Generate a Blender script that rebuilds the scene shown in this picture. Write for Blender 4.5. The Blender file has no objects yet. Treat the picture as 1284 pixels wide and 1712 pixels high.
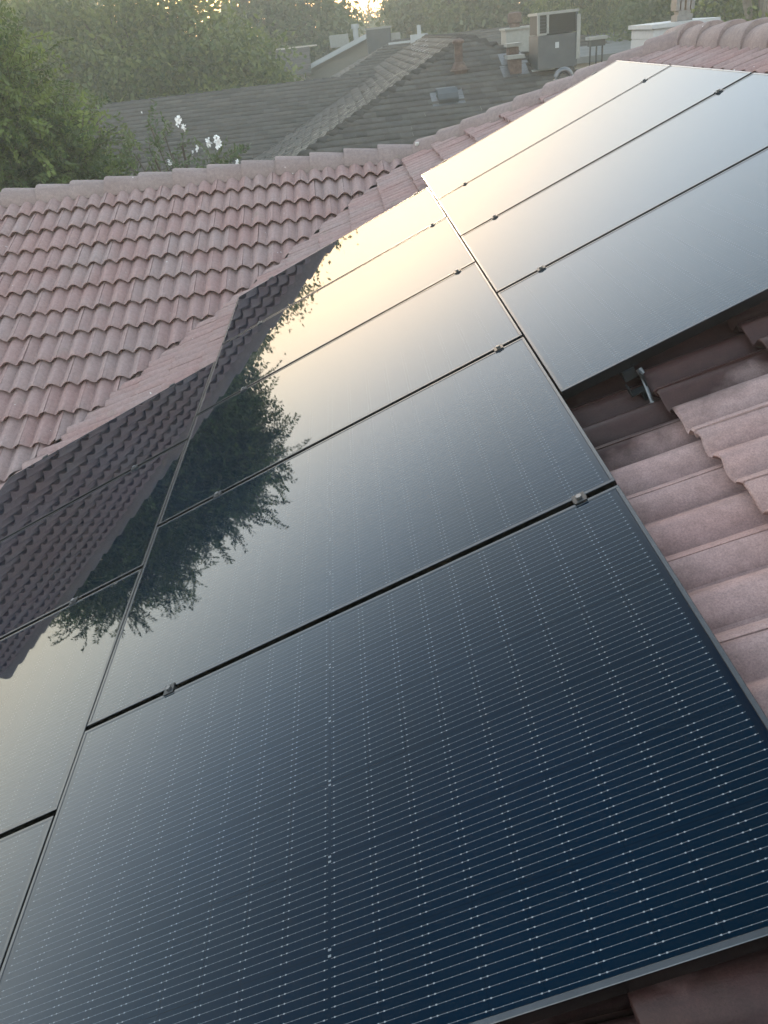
import bpy, bmesh, math, random
import numpy as np
from mathutils import Matrix, Vector
random.seed(7); rng = np.random.default_rng(11)
scene = bpy.context.scene
COL = scene.collection
R = math.radians

# ------------------------------------------------------------------ camera
TH = R(22.6); CT, ST, TT = math.cos(TH), math.sin(TH), math.tan(TH)
CAM = np.array((0.98756, -1.70644, 1.71561))
RW = np.array(((0.99334107, -0.05879372, -0.09907982),
               (-0.11518347, -0.52550373, -0.84295824),
               (-0.00250616, 0.84875740, -0.52877650)))      # rows: right, down, forward
cam = bpy.data.cameras.new('camera'); cam_o = bpy.data.objects.new('camera', cam); COL.objects.link(cam_o)
cam.sensor_fit = 'VERTICAL'; cam.sensor_height = 36.0; cam.lens = 36.0 * 1286.69 / 1712.0
cam.clip_start = 0.05; cam.clip_end = 3000
cam_o.matrix_world = Matrix(((RW[0][0], -RW[1][0], -RW[2][0], CAM[0]),
                             (RW[0][1], -RW[1][1], -RW[2][1], CAM[1]),
                             (RW[0][2], -RW[1][2], -RW[2][2], CAM[2]), (0, 0, 0, 1)))
scene.camera = cam_o

# ------------------------------------------------------------------ sky, sun, exposure
SUN_AZ, SUN_EL = R(-4.0), R(3.5)          # azimuth from +Y towards +X
world = bpy.data.worlds.new('World'); scene.world = world; world.use_nodes = True
wn = world.node_tree; wn.nodes.clear()
wo = wn.nodes.new('ShaderNodeOutputWorld'); bg = wn.nodes.new('ShaderNodeBackground')
sky = wn.nodes.new('ShaderNodeTexSky'); sky.sky_type = 'NISHITA'; sky.sun_disc = False
sky.sun_elevation = SUN_EL; sky.sun_rotation = SUN_AZ
sky.altitude = 50; sky.air_density = 1.0; sky.dust_density = 1.0; sky.ozone_density = 1.0
bg.inputs['Strength'].default_value = 0.15
SKY_TINT = (.40, .37, .30); VEIL_LOW = (3.42, 3.02, 2.52); VEIL_HIGH = (2.36, 2.92, 3.62)      # dusk haze, warm along the horizon and blue overhead, all round
tn = wn.nodes.new('ShaderNodeMix'); tn.data_type = 'RGBA'; tn.blend_type = 'MULTIPLY'; tn.inputs[0].default_value = 1.0
tn.inputs[7].default_value = (*SKY_TINT, 1); wn.links.new(sky.outputs[0], tn.inputs[6])
tc = wn.nodes.new('ShaderNodeTexCoord'); sx = wn.nodes.new('ShaderNodeSeparateXYZ'); wn.links.new(tc.outputs['Generated'], sx.inputs[0])
def wmath(op, a, b):
    n = wn.nodes.new('ShaderNodeMath'); n.operation = op
    for i, x in enumerate((a, b)):
        if isinstance(x, float): n.inputs[i].default_value = x
        else: wn.links.new(x, n.inputs[i])
    return n.outputs[0]
za = wmath('MAXIMUM', sx.outputs[2], 0.0)
air = wmath('ADD', wmath('POWER', wmath('SUBTRACT', 1.0, za), 1.5), .22)   # haze veil: more air towards the horizon, all round
vl = wn.nodes.new('ShaderNodeVectorMath'); vl.operation = 'SCALE'; 
vc_ = wn.nodes.new('ShaderNodeMix'); vc_.data_type = 'RGBA'; vc_.clamp_factor = True
wn.links.new(wmath('MULTIPLY', za, 2.7), vc_.inputs[0]); vc_.inputs[6].default_value = (*VEIL_LOW, 1); vc_.inputs[7].default_value = (*VEIL_HIGH, 1)
wn.links.new(vc_.outputs[2], vl.inputs[0]); wn.links.new(air, vl.inputs['Scale'])
ta = wn.nodes.new('ShaderNodeMix'); ta.data_type = 'RGBA'; ta.blend_type = 'ADD'; ta.inputs[0].default_value = 1.0
wn.links.new(vl.outputs[0], ta.inputs[7]); wn.links.new(tn.outputs[2], ta.inputs[6]); wn.links.new(ta.outputs[2], bg.inputs[0])
wn.links.new(bg.outputs[0], wo.inputs[0])
sun = bpy.data.lights.new('sun', 'SUN'); sun.energy = 0.5; sun.angle = R(10); sun.color = (1.0, 0.78, 0.55)
sun_o = bpy.data.objects.new('sun', sun); COL.objects.link(sun_o)
sd = Vector((math.sin(SUN_AZ) * math.cos(SUN_EL), math.cos(SUN_AZ) * math.cos(SUN_EL), math.sin(SUN_EL)))
sun_o.rotation_euler = sd.to_track_quat('Z', 'Y').to_euler(); sun_o.location = (0, 40, 30)
vs = scene.view_settings
vs.view_transform = 'Standard'; vs.look = 'None'; vs.gamma = 1.0; vs.use_curve_mapping = False; vs.exposure = 2.64
cy = scene.cycles
cy.max_bounces = 6; cy.volume_bounces = 0; cy.diffuse_bounces = 3; cy.glossy_bounces = 4; cy.transmission_bounces = 3
cy.use_denoising = True; cy.caustics_reflective = False; cy.caustics_refractive = False

GROUND = -4.4
def proj(p):
    x = RW @ (np.asarray(p, float) - CAM)
    return (642 + 1286.69 * x[0] / x[2], 856 + 1286.69 * x[1] / x[2], x[2])

# ------------------------------------------------------------------ helpers
def tag(o, label=None, cat=None, group=None, kind=None):
    if label: o['label'] = label
    if cat: o['category'] = cat
    if group: o['group'] = group
    if kind: o['kind'] = kind
    return o
def empty(name, loc, label=None, cat=None, group=None):
    o = bpy.data.objects.new(name, None); COL.objects.link(o); o.location = loc; o.empty_display_size = .2
    return tag(o, label, cat, group)
def mesh_data(name, v, f, mat, smooth=False, tint=None):
    me = bpy.data.meshes.new(name)
    if isinstance(v, np.ndarray) and isinstance(f, np.ndarray):
        n, k = f.shape
        me.vertices.add(len(v)); me.vertices.foreach_set('co', v.astype(np.float32).ravel())
        me.loops.add(n * k); me.loops.foreach_set('vertex_index', f.astype(np.int32).ravel())
        me.polygons.add(n); me.polygons.foreach_set('loop_start', (np.arange(n) * k).astype(np.int32))
        me.polygons.foreach_set('loop_total', np.full(n, k, np.int32))
        me.update(calc_edges=True)
    else:
        me.from_pydata([tuple(x) for x in v], [], [tuple(x) for x in f]); me.update()
    if tint is not None:
        at = me.color_attributes.new('tint', 'FLOAT_COLOR', 'POINT')
        at.data.foreach_set('color', tint.astype(np.float32).ravel())
    if mat: me.materials.append(mat)
    if smooth: me.polygons.foreach_set('use_smooth', [True] * len(me.polygons))
    return me
def obj(name, me, parent=None, mw=None):
    """link a mesh; mw is its matrix in the parent's space"""
    o = bpy.data.objects.new(name, me); COL.objects.link(o)
    if parent: o.parent = parent
    if mw is not None: o.matrix_local = mw
    return o
class MB:
    """collects shapes in world coordinates, builds one mesh object relative to its parent"""
    def __init__(s): s.v = []; s.f = []
    def add(s, v, f):
        b = len(s.v); s.v += [tuple(x) for x in v]; s.f += [tuple(i + b for i in q) for q in f]; return s
    def box(s, x0, x1, y0, y1, z0, z1, M=None):
        v = [Vector((x, y, z)) for z in (z0, z1) for y in (y0, y1) for x in (x0, x1)]
        if M is not None: v = [M @ p for p in v]
        return s.add(v, [(0, 2, 3, 1), (4, 5, 7, 6), (0, 1, 5, 4), (2, 6, 7, 3), (0, 4, 6, 2), (1, 3, 7, 5)])
    def tube(s, pts, radii, n=8, cap=True):
        pts = [Vector(p) for p in pts]
        if not hasattr(radii, '__len__'): radii = [radii] * len(pts)
        v = []
        for i, p in enumerate(pts):
            d = (pts[min(i + 1, len(pts) - 1)] - pts[max(i - 1, 0)]).normalized()
            a = d.orthogonal().normalized() if abs(d.z) > .99 else d.cross(Vector((0, 0, 1))).normalized()
            b = d.cross(a)
            v += [p + radii[i] * (math.cos(t) * a + math.sin(t) * b) for t in [2 * math.pi * k / n for k in range(n)]]
        f = [(i * n + k, i * n + (k + 1) % n, (i + 1) * n + (k + 1) % n, (i + 1) * n + k) for i in range(len(pts) - 1) for k in range(n)]
        if cap: f += [tuple(range(n))[::-1], tuple(range((len(pts) - 1) * n, len(pts) * n))]
        return s.add(v, f)
    def poly(s, v): return s.add(v, [tuple(range(len(v)))])
    def build(s, name, mat, parent=None, smooth=False, M=None):
        o = Vector((0, 0, 0))
        if parent: o = parent.location if not parent.parent else parent.location + parent.parent.location
        v = [Vector(p) - o for p in s.v] if M is None else s.v
        return obj(name, mesh_data(name, v, s.f, mat, smooth), parent, M)

# node DSL -----------------------------------------------------------------
class S:
    def __init__(s, nt, sock): s.nt = nt; s.k = sock
    def m(s, op, *a, clamp=False):
        n = s.nt.nodes.new('ShaderNodeMath'); n.operation = op; n.use_clamp = clamp
        for i, x in enumerate((s,) + a):
            if isinstance(x, S): s.nt.links.new(x.k, n.inputs[i])
            else: n.inputs[i].default_value = x
        return S(s.nt, n.outputs[0])
    def __add__(s, o): return s.m('ADD', o)
    def __sub__(s, o): return s.m('SUBTRACT', o)
    def __mul__(s, o): return s.m('MULTIPLY', o)
    def lt(s, o): return s.m('LESS_THAN', o)
    def gt(s, o): return s.m('GREATER_THAN', o)
    def mod(s, o): return s.m('FLOORED_MODULO', o)
    def abs(s): return s.m('ABSOLUTE')
    def near(s, c, w): return (s - c).abs().lt(w)
def material(name, rough=.8, spec=.3, metal=0.0, color=(.5, .5, .5)):
    m = bpy.data.materials.new(name); m.use_nodes = True
    p = m.node_tree.nodes['Principled BSDF']
    p.inputs['Roughness'].default_value = rough; p.inputs['Specular IOR Level'].default_value = spec
    p.inputs['Metallic'].default_value = metal; p.inputs['Base Color'].default_value = (*color, 1)
    return m, m.node_tree, p
def noise(nt, scale, detail=3, vec=None, rough=.55):
    n = nt.nodes.new('ShaderNodeTexNoise'); n.inputs['Scale'].default_value = scale; n.inputs['Detail'].default_value = detail
    n.inputs['Roughness'].default_value = rough
    if vec is not None: nt.links.new(vec, n.inputs['Vector'])
    return S(nt, n.outputs[0])
def coord(nt, which='Object'): return nt.nodes.new('ShaderNodeTexCoord').outputs[which]
def geopos(nt): return nt.nodes.new('ShaderNodeNewGeometry').outputs['Position']
def mapping(nt, vec, scale):
    n = nt.nodes.new('ShaderNodeMapping'); n.inputs['Scale'].default_value = scale; nt.links.new(vec, n.inputs['Vector']); return n.outputs[0]
def ramp(nt, fac, stops):
    n = nt.nodes.new('ShaderNodeValToRGB'); e = n.color_ramp.elements
    while len(e) < len(stops): e.new(.5)
    for i, (p, c) in enumerate(stops): e[i].position = p; e[i].color = (*c, 1)
    nt.links.new(fac.k, n.inputs[0]); return n.outputs[0]
def mix(nt, fac, a, b, mode='MIX'):
    n = nt.nodes.new('ShaderNodeMix'); n.data_type = 'RGBA'; n.blend_type = mode
    if isinstance(fac, S): nt.links.new(fac.k, n.inputs[0])
    else: n.inputs[0].default_value = fac
    for i, x in ((6, a), (7, b)):
        if isinstance(x, tuple): n.inputs[i].default_value = (*x, 1)
        else: nt.links.new(x, n.inputs[i])
    return n.outputs[2]
def bump(nt, p, h, strength, dist):
    n = nt.nodes.new('ShaderNodeBump'); n.inputs['Strength'].default_value = strength; n.inputs['Distance'].default_value = dist
    nt.links.new(h.k, n.inputs['Height']); nt.links.new(n.outputs[0], p.inputs['Normal'])

# ------------------------------------------------------------------ materials
def make_tile_mat(name='concrete_tile', greyed=0.0):
    m, nt, p = material(name, .82, .2)
    oi = S(nt, nt.nodes.new('ShaderNodeObjectInfo').outputs['Random'])
    oc = coord(nt); gp = geopos(nt)
    base = ramp(nt, oi, [(0, (.302, .190, .174)), (.35, (.314, .202, .186)), (.7, (.310, .208, .192)), (1, (.300, .213, .198))])
    if greyed: base = mix(nt, greyed, base, (.20, .172, .162))
    big = noise(nt, 2.2, 3, gp)
    base = mix(nt, (big - .42).m('MULTIPLY', 1.7, clamp=True), base, (.31, .247, .235))
    streak = noise(nt, 1, 4, mapping(nt, oc, (2.5, 38, 6)))
    base = mix(nt, (streak - .5).m('MULTIPLY', 2.4, clamp=True) * .55, base, (.155, .115, .108))
    moss = noise(nt, 5.0, 4, gp)
    base = mix(nt, (moss - .63).m('MULTIPLY', 6.0, clamp=True) * .4, base, (.17, .17, .125))
    grain = noise(nt, 210, 3, gp, .75)
    base = mix(nt, .36, base, ramp(nt, grain, [(.32, (.22, .22, .22)), (.68, (.78, .78, .78))]), 'OVERLAY')
    blot = noise(nt, 34, 4, gp); base = mix(nt, .3, base, ramp(nt, blot, [(.3, (.3, .3, .3)), (.7, (.7, .7, .7))]), 'OVERLAY')
    spot = noise(nt, 26, 1, gp)
    base = mix(nt, spot.gt(.80), base, (.62, .58, .54))
    # tiles still damp where the water ran off the freshly washed panels
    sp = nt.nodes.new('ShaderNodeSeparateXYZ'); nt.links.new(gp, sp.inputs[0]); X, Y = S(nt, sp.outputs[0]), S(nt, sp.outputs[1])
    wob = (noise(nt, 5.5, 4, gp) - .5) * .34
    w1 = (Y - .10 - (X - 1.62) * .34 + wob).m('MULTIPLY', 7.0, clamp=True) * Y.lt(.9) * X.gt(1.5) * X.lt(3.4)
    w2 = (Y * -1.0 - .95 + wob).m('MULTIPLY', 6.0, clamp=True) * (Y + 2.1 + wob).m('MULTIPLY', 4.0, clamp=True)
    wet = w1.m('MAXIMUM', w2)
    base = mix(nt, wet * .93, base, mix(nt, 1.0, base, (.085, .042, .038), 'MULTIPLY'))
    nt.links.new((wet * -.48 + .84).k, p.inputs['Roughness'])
    nt.links.new(base, p.inputs['Base Color'])
    bump(nt, p, grain * .6 + streak * .4, .5, .0025)
    return m
TILE = make_tile_mat(); CAPMAT = make_tile_mat('greyer_cap_tile', .65)  # caps: the tile colour blended towards a darker grey
def make_glass():
    m, nt, p = material('solar_glass', .035, .24)
    oc = coord(nt); sp = nt.nodes.new('ShaderNodeSeparateXYZ'); nt.links.new(oc, sp.inputs[0])
    u, v = S(nt, sp.outputs[0]), S(nt, sp.outputs[1])
    uu = (u - .864).abs() - .0045
    a = uu.mod(.0927); b = (v - .0085).mod(.185); l = (b - .01095 + .00815).mod(.0163)
    field = uu.lt(.8343) * (v - .5635).abs().lt(.555)
    inside = field * uu.gt(-.0012) * b.near(.0925, .0885)
    line = l.near(.00815, .00048) * inside
    dots = l.near(.00815, .0012) * (a.near(.0058, .0013) + a.near(.0869, .0013)) * inside * uu.gt(0)
    pads = l.near(.00815, .0007) * a.mod(.0155).near(.0077, .0010) * inside
    marks = (u - .864).abs().lt(.0032) * (b.near(.0055, .0022) + b.near(.1795, .0022)) * field
    mask = (line * .30 + pads * .2).m('MAXIMUM', dots * .7).m('MAXIMUM', marks * .5)
    lw0 = nt.nodes.new('ShaderNodeLayerWeight'); lw0.inputs['Blend'].default_value = .5
    thru = (S(nt, lw0.outputs['Facing']) * -1.5 + 1.5).m('MINIMUM', 1.0)
    mask = mask * thru * thru      # wires lie under the glass: little light gets through at a grazing angle
    cellgap = (a.near(0, .0008) + a.near(.0927, .0008) + b.lt(.001) + b.gt(.184)).m('MINIMUM', 1.0) * uu.gt(0)
    big = noise(nt, 1.1, 2, geopos(nt))
    oi = S(nt, nt.nodes.new('ShaderNodeObjectInfo').outputs['Random'])
    cell = mix(nt, (big - .38).m('MULTIPLY', 3.0, clamp=True), (.0009, .0058, .0112), (.0009, .0085, .020))
    cell = mix(nt, cellgap * .5, cell, (.0008, .003, .007))
    cell = mix(nt, field, (.0012, .0055, .013), cell)
    col = mix(nt, mask * .8, cell, (.42, .44, .45))
    nt.links.new(col, p.inputs['Base Color']); p.inputs['Specular IOR Level'].default_value = 0; p.inputs['Roughness'].default_value = .6
    dust = noise(nt, 3.0, 4, geopos(nt)); spots = noise(nt, 60, 2, geopos(nt))
    gl = nt.nodes.new('ShaderNodeBsdfGlossy'); gl.inputs['Color'].default_value = (.95, .98, 1, 1)
    nt.links.new((dust * .03 + .003 + spots.gt(.72) * .03).k, gl.inputs['Roughness'])
    nz = noise(nt, 1, 2, mapping(nt, oc, (26, 7, 1)))
    bn = nt.nodes.new('ShaderNodeBump'); bn.inputs['Strength'].default_value = .012; bn.inputs['Distance'].default_value = .0006
    nt.links.new(nz.k, bn.inputs['Height']); nt.links.new(bn.outputs[0], gl.inputs['Normal'])
    lw = nt.nodes.new('ShaderNodeLayerWeight'); lw.inputs['Blend'].default_value = .5          # facing = 1 - cos(angle)
    fx = S(nt, lw.outputs['Facing']).m('POWER', 3.6)
    fr = (fx * 1.2).m('DIVIDE', fx * 2.5 + 1.0) + .0015
    mx = nt.nodes.new('ShaderNodeMixShader'); nt.links.new(fr.k, mx.inputs[0]); nt.links.new(p.outputs[0], mx.inputs[1]); nt.links.new(gl.outputs[0], mx.inputs[2])
    nt.links.new(mx.outputs[0], nt.nodes['Material Output'].inputs['Surface'])
    return m
GLASS = make_glass()
def simple(name, color, rough=.6, spec=.4, metal=0.0, var=.15, scale=8.0):
    m, nt, p = material(name, rough, spec, metal, color)
    n = noise(nt, scale, 4, geopos(nt))
    lo = tuple(c * (1 - var) for c in color); hi = tuple(min(1, c * (1 + var)) for c in color)
    nt.links.new(ramp(nt, n, [(.3, lo), (.7, hi)]), p.inputs['Base Color'])
    return m
FRAME = simple('black_anodised_frame', (.075, .078, .082), .24, .5, 1.0, .08, 30)
ALU = simple('clamp_aluminium', (.032, .034, .036), .4, .5, .6, .2, 60)
STEEL = simple('galvanised_steel', (.16, .16, .16), .45, .5, .85, .2, 20)
FLASH = simple('valley_flashing', (.22, .21, .20), .45, .5, .6, .3, 14)
UNDER = simple('roof_underlay', (.05, .042, .04), .95, .1)
MORTAR = simple('pale_mortar', (.52, .49, .46), .9, .2, 0, .25, 60)
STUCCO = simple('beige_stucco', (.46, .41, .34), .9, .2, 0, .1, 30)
DARKSTUCCO = simple('dark_stucco', (.17, .155, .13), .9, .2, 0, .1, 30)  # darker stucco tone for the far gable wall
WHITE = simple('white_painted_siding', (.33, .34, .34), .55, .4, 0, .07, 20)
OFFWHITE = simple('cream_painted_metal', (.21, .21, .19), .55, .4, 0, .1, 14)
RUST = simple('rusty_vent_pipe', (.115, .078, .062), .8, .3, .2, .4, 14)
GREYMETAL = simple('grey_sheet_metal', (.062, .067, .070), .5, .4, .3, .12, 6)
DARKGRILLE = simple('dark_grille', (.035, .035, .032), .7, .3)
BARK = simple('bark', (.085, .065, .05), .95, .1, 0, .4, 12)
PALMBARK = simple('pale_bark', (.20, .17, .14), .95, .1, 0, .3, 6)
ROADM = simple('pale_concrete_road', (.15, .15, .145), .9, .2, 0, .15, 1.5)
DARKPOST = simple('dark_iron', (.02, .02, .02), .6, .3)
def make_shingle(name, c0, c1):
    m, nt, p = material(name, .92, .2)
    gp = geopos(nt); oc = coord(nt)
    n = noise(nt, 7, 4, gp); g = noise(nt, 90, 2, gp)
    vc = nt.nodes.new('ShaderNodeVertexColor'); vc.layer_name = 'tint'
    base = ramp(nt, n, [(.3, c0), (.7, c1)])
    base = mix(nt, .75, base, vc.outputs[0], 'MULTIPLY')
    base = mix(nt, .4, base, ramp(nt, g, [(.3, (.3, .3, .3)), (.7, (.7, .7, .7))]), 'OVERLAY')
    nt.links.new(base, p.inputs['Base Color']); return m
SHINGLE = make_shingle('grey_brown_shingle', (.077, .070, .063), (.110, .102, .093))
SHINGLE2 = make_shingle('pale_brown_shingle', (.15, .13, .115), (.21, .19, .17))
def make_leaf(name, dark, light, trans=.35):
    m = bpy.data.materials.new(name); m.use_nodes = True; nt = m.node_tree; nt.nodes.clear()
    out = nt.nodes.new('ShaderNodeOutputMaterial'); d = nt.nodes.new('ShaderNodeBsdfPrincipled'); t = nt.nodes.new('ShaderNodeBsdfTranslucent')
    d.inputs['Roughness'].default_value = .45; d.inputs['Specular IOR Level'].default_value = .4
    mx = nt.nodes.new('ShaderNodeMixShader'); mx.inputs[0].default_value = trans
    vc = nt.nodes.new('ShaderNodeVertexColor'); vc.layer_name = 'tint'
    sp = nt.nodes.new('ShaderNodeSeparateColor'); nt.links.new(vc.outputs[0], sp.inputs[0])
    c = ramp(nt, S(nt, sp.outputs[0]), [(0, dark), (1, light)])
    nt.links.new(c, d.inputs['Base Color'])
    tc = mix(nt, .5, c, (.16, .20, .03)); nt.links.new(tc, t.inputs['Color'])
    nt.links.new(d.outputs[0], mx.inputs[1]); nt.links.new(t.outputs[0], mx.inputs[2]); nt.links.new(mx.outputs[0], out.inputs['Surface'])
    return m
LEAF_FEATHER = make_leaf('feathery_leaf', (.026, .058, .018), (.19, .25, .06), .45)
LEAF_ROUND = make_leaf('broad_leaf', (.05, .082, .024), (.21, .235, .06), .45)
LEAF_FAR = make_leaf('far_leaf', (.045, .075, .025), (.14, .165, .06), .4)
LEAF_SHRUB = make_leaf('shrub_leaf', (.04, .07, .03), (.11, .14, .06), .3)
def make_petal():
    m, nt, p = material('white_petal', .6, .3, 0, (.85, .84, .82)); return m
PETAL = make_petal()
def make_ground():
    m, nt, p = material('dry_lawn', .95, .1)
    n = noise(nt, .35, 5, geopos(nt)); g = noise(nt, 9, 4, geopos(nt))
    c = ramp(nt, n, [(.35, (.055, .065, .03)), (.65, (.12, .105, .07))])
    c = mix(nt, .5, c, ramp(nt, g, [(.3, (.3, .3, .3)), (.7, (.7, .7, .7))]), 'OVERLAY'); nt.links.new(c, p.inputs['Base Color']); return m
GROUNDM = make_ground()

# ------------------------------------------------------------------ ground
g = MB().poly([(-260, -120, GROUND), (260, -120, GROUND), (260, 330, GROUND), (-260, 330, GROUND)]).build('ground', GROUNDM)
tag(g, kind='structure')

# ------------------------------------------------------------------ the tiled house
WJ = -0.13
NRM = np.array((-ST, 0, CT))
XJ, YJ, ZJ = 1.758, 7.05, 0.591
def main_pt(u, v, w=0): return Vector((u * CT - (WJ + w) * ST, v, u * ST + (WJ + w) * CT))
MMAIN = Matrix(((CT, 0, -ST, -WJ * ST), (0, 1, 0, 0), (ST, 0, CT, WJ * CT), (0, 0, 0, 1)))     # (u,v,w) -> world, on tile plane
MWING = Matrix(((0, -1, 0, 0), (CT, 0, -ST, YJ), (ST, 0, CT, ZJ), (0, 0, 0, 1)))               # (s up-slope, -X, w), s=0 at the ridge
XR = 3.73; ZR = (XR + WJ * ST) / CT * ST + WJ * CT
UR = (XR + WJ * ST) / CT
house = empty('tiled_house', (0, 4, GROUND), 'house with pinkish brown concrete tile roof carrying the solar panels', 'house')
def in_house(M): return Matrix.Translation(-house.location) @ M

TW, TEXP, TLEN, AMP = .285, .32, .40, .051
def tile_template(nseg, gap=.0014):
    bs = np.linspace(gap, TW - gap, nseg + 1)
    x = (1 + np.cos(4 * np.pi * bs / TW)) / 2
    h = AMP * x ** .5 - .027
    h = h + .0012 * np.cos(np.pi * bs / TW)                      # one edge laps over its neighbour
    rows = [(.045, -.042), (.014, -.016), (0.0, -.006), (.006, 0), (.20, 0), (TLEN, 0)]
    v = []
    for a, dz in rows:
        tilt = .043 * (1 - a / TEXP)
        for b, hh in zip(bs, h): v.append((a, b, hh + tilt + dz))
    n = nseg + 1; f = []
    for r in range(len(rows) - 1):
        for i in range(nseg): f.append((r * n + i, (r + 1) * n + i, (r + 1) * n + i + 1, r * n + i + 1)[::-1])
    base = len(v)
    for e, i in ((0, 0), (1, nseg)):                             # side skirts into the joint
        for r in (2, 3, 4, 5):
            a, b, c = v[r * n + i]; v.append((a, b, c - .02))
        k = base + e * 4
        for q in range(3): f.append((k + q, k + q + 1, (q + 3) * n + i, (q + 2) * n + i))
    return np.array(v), np.array(f)
TV, TF = tile_template(22)
def tile_mesh(v, f, name='tile'):
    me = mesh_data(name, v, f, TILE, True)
    me.set_sharp_from_angle(angle=R(40)); return me
TILE_MESHES = []
for k in range(6):
    v = TV.copy()
    v[:, 2] += .0016 * np.sin(v[:, 0] * (9 + 3 * k) + k) + .0012 * np.sin(v[:, 1] * 40 + 2 * k)
    chip = rng.uniform(0, TW); nose = v[:, 0] < .005
    v[nose, 0] += .004 * np.sin(v[nose, 1] * (60 + 17 * k) + k) * rng.uniform(.2, 1)
    TILE_MESHES.append(tile_mesh(v, TF))
def cut(me, planes):
    bm = bmesh.new(); bm.from_mesh(me)
    for co, no in planes:
        bmesh.ops.bisect_plane(bm, geom=bm.verts[:] + bm.edges[:] + bm.faces[:], plane_co=co, plane_no=no, clear_outer=True)
    ok = len(bm.faces) > 0
    me2 = me.copy(); bm.to_mesh(me2); bm.free(); return me2 if ok else None

PANEL_L, PANEL_S, PITCH = 1.728, 1.127, 1.149
COLS = {'left': (-1.736, 3.1405, 4), 'middle': (-.003, 4 * PITCH - .011, 5), 'right': (1.731, 5.1625, 4)}
def under_panel(u, v, m=.16):
    for u0, vt, n in COLS.values():
        if u0 + m < u < u0 + PANEL_L - m and vt - n * PITCH + m + .1 < v < vt - m: return True
    if -1.6 < u < 1.6 and -1.2 < v < 2.9: return True
    return False
def lay(slope, M, courses, vphase, vrange, planes, hidden):
    """planes: (co,no) in slope coords, outer side is cut away. Seen tiles become parts, the rest one mesh."""
    rest = []; cnt = 0
    for k, u0 in courses:
        j0 = math.floor((vrange[0] - vphase) / TW) - 1; j1 = math.ceil((vrange[1] - vphase) / TW) + 1
        for j in range(j0, j1):
            v0 = vphase + (j + .5 * (k % 2)) * TW
            cor = [(u0 + a, v0 + b) for a in (0, TLEN) for b in (0, TW)]
            skip = False; cuts = []
            for co, no in planes:
                d = [(cu - co[0]) * no[0] + (cv - co[1]) * no[1] for cu, cv in cor]
                if min(d) > -.01: skip = True
                elif max(d) > 0: cuts.append((co, no))
            if skip or v0 + TW < vrange[0] or v0 > vrange[1]: continue
            c = M @ Vector((u0 + .16, v0 + TW / 2, .055)); px, py, pz = proj(c)
            seen = pz > .2 and -45 < px < 1330 and -45 < py < 1757 and not hidden(u0 + .16, v0 + TW / 2)
            off = Vector((u0 + rng.normal(0, .003), v0 + rng.normal(0, .001), .035 + rng.uniform(0, .004)))
            rot = Matrix.Rotation(rng.normal(0, .003), 4, 'Z') @ Matrix.Rotation(rng.normal(0, .004), 4, 'Y')
            T = Matrix.Translation(off) @ rot
            me = TILE_MESHES[rng.integers(6)]
            if seen:
                if cuts:
                    Ti = T.inverted()
                    me = cut(me, [(Ti @ Vector((*co, 0)), Vector((*no, 0))) for co, no in cuts])
                    if me is None: continue
                obj('tile', me, slope, T); cnt += 1
            else: rest.append(T)
    if rest:
        tv = np.c_[TV, np.ones(len(TV))]; V = []; F = []
        for i, T in enumerate(rest):
            V.append((tv @ np.array(T).T)[:, :3]); F.append(TF + i * len(TV))
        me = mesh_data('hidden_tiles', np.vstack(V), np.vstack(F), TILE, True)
        bm = bmesh.new(); bm.from_mesh(me)
        for co, no in planes:
            bmesh.ops.bisect_plane(bm, geom=bm.verts[:] + bm.edges[:] + bm.faces[:], plane_co=Vector((*co, 0)), plane_no=Vector((*no, 0)), clear_outer=True)
        bm.to_mesh(me); bm.free()
        o = obj('tile_field', me, slope); o['kind'] = 'stuff'
    return cnt
# --- main slope (carries the panels): falls towards -X, ridge at XR, hip and valley meeting at J
UE = -4.55; VMIN = -3.6
uJ = (XJ + WJ * ST) / CT
def slab(name, pts, M, th=.05, mat=UNDER):
    n = len(pts)
    v = [(p[0], p[1], 0.0) for p in pts] + [(p[0], p[1], -th) for p in pts]
    f = [tuple(range(n)), tuple(range(n, 2 * n))[::-1]] + [(i, i + n, (i + 1) % n + n, (i + 1) % n) for i in range(n)]
    me = mesh_data(name, v, f, mat); bm = bmesh.new(); bm.from_mesh(me); bmesh.ops.recalc_face_normals(bm, faces=bm.faces); bm.to_mesh(me); bm.free()
    return obj(name, me, house, in_house(M))
DROP = Matrix.Translation((0, 0, -.035))
def vhip(u): return YJ - (u - uJ) * CT
def vval(u): return YJ + (u - uJ) * CT
pts = [(UE, VMIN), (UR, VMIN), (UR, vhip(UR)), (uJ, YJ), (UE, vval(UE))]
main_slope = slab('main_roof_slope', [(p[0], p[1]) for p in pts], MMAIN @ DROP)
up = Matrix.Translation((0, 0, .035))
def lift(o): pass
courses = [(k, 1.98 + k * TEXP) for k in range(-20, 7)]
sq = math.sqrt(.5)
def nv(a, b): l = math.hypot(a, b); return (a / l, b / l)
planes_main = [((uJ + .05, YJ), nv(-CT, 1)), ((uJ, YJ - .03), nv(CT, 1)), ((UR - .03, 0), (1, 0))]
# tiles are laid in the slope object's own frame, which sits 35 mm under the tile plane
def lay_on(slope, M, *a): return lay(slope, M @ DROP, *a)
n1 = lay_on(main_slope, MMAIN, courses, .1495, (VMIN, 7.2), planes_main, under_panel)
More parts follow.
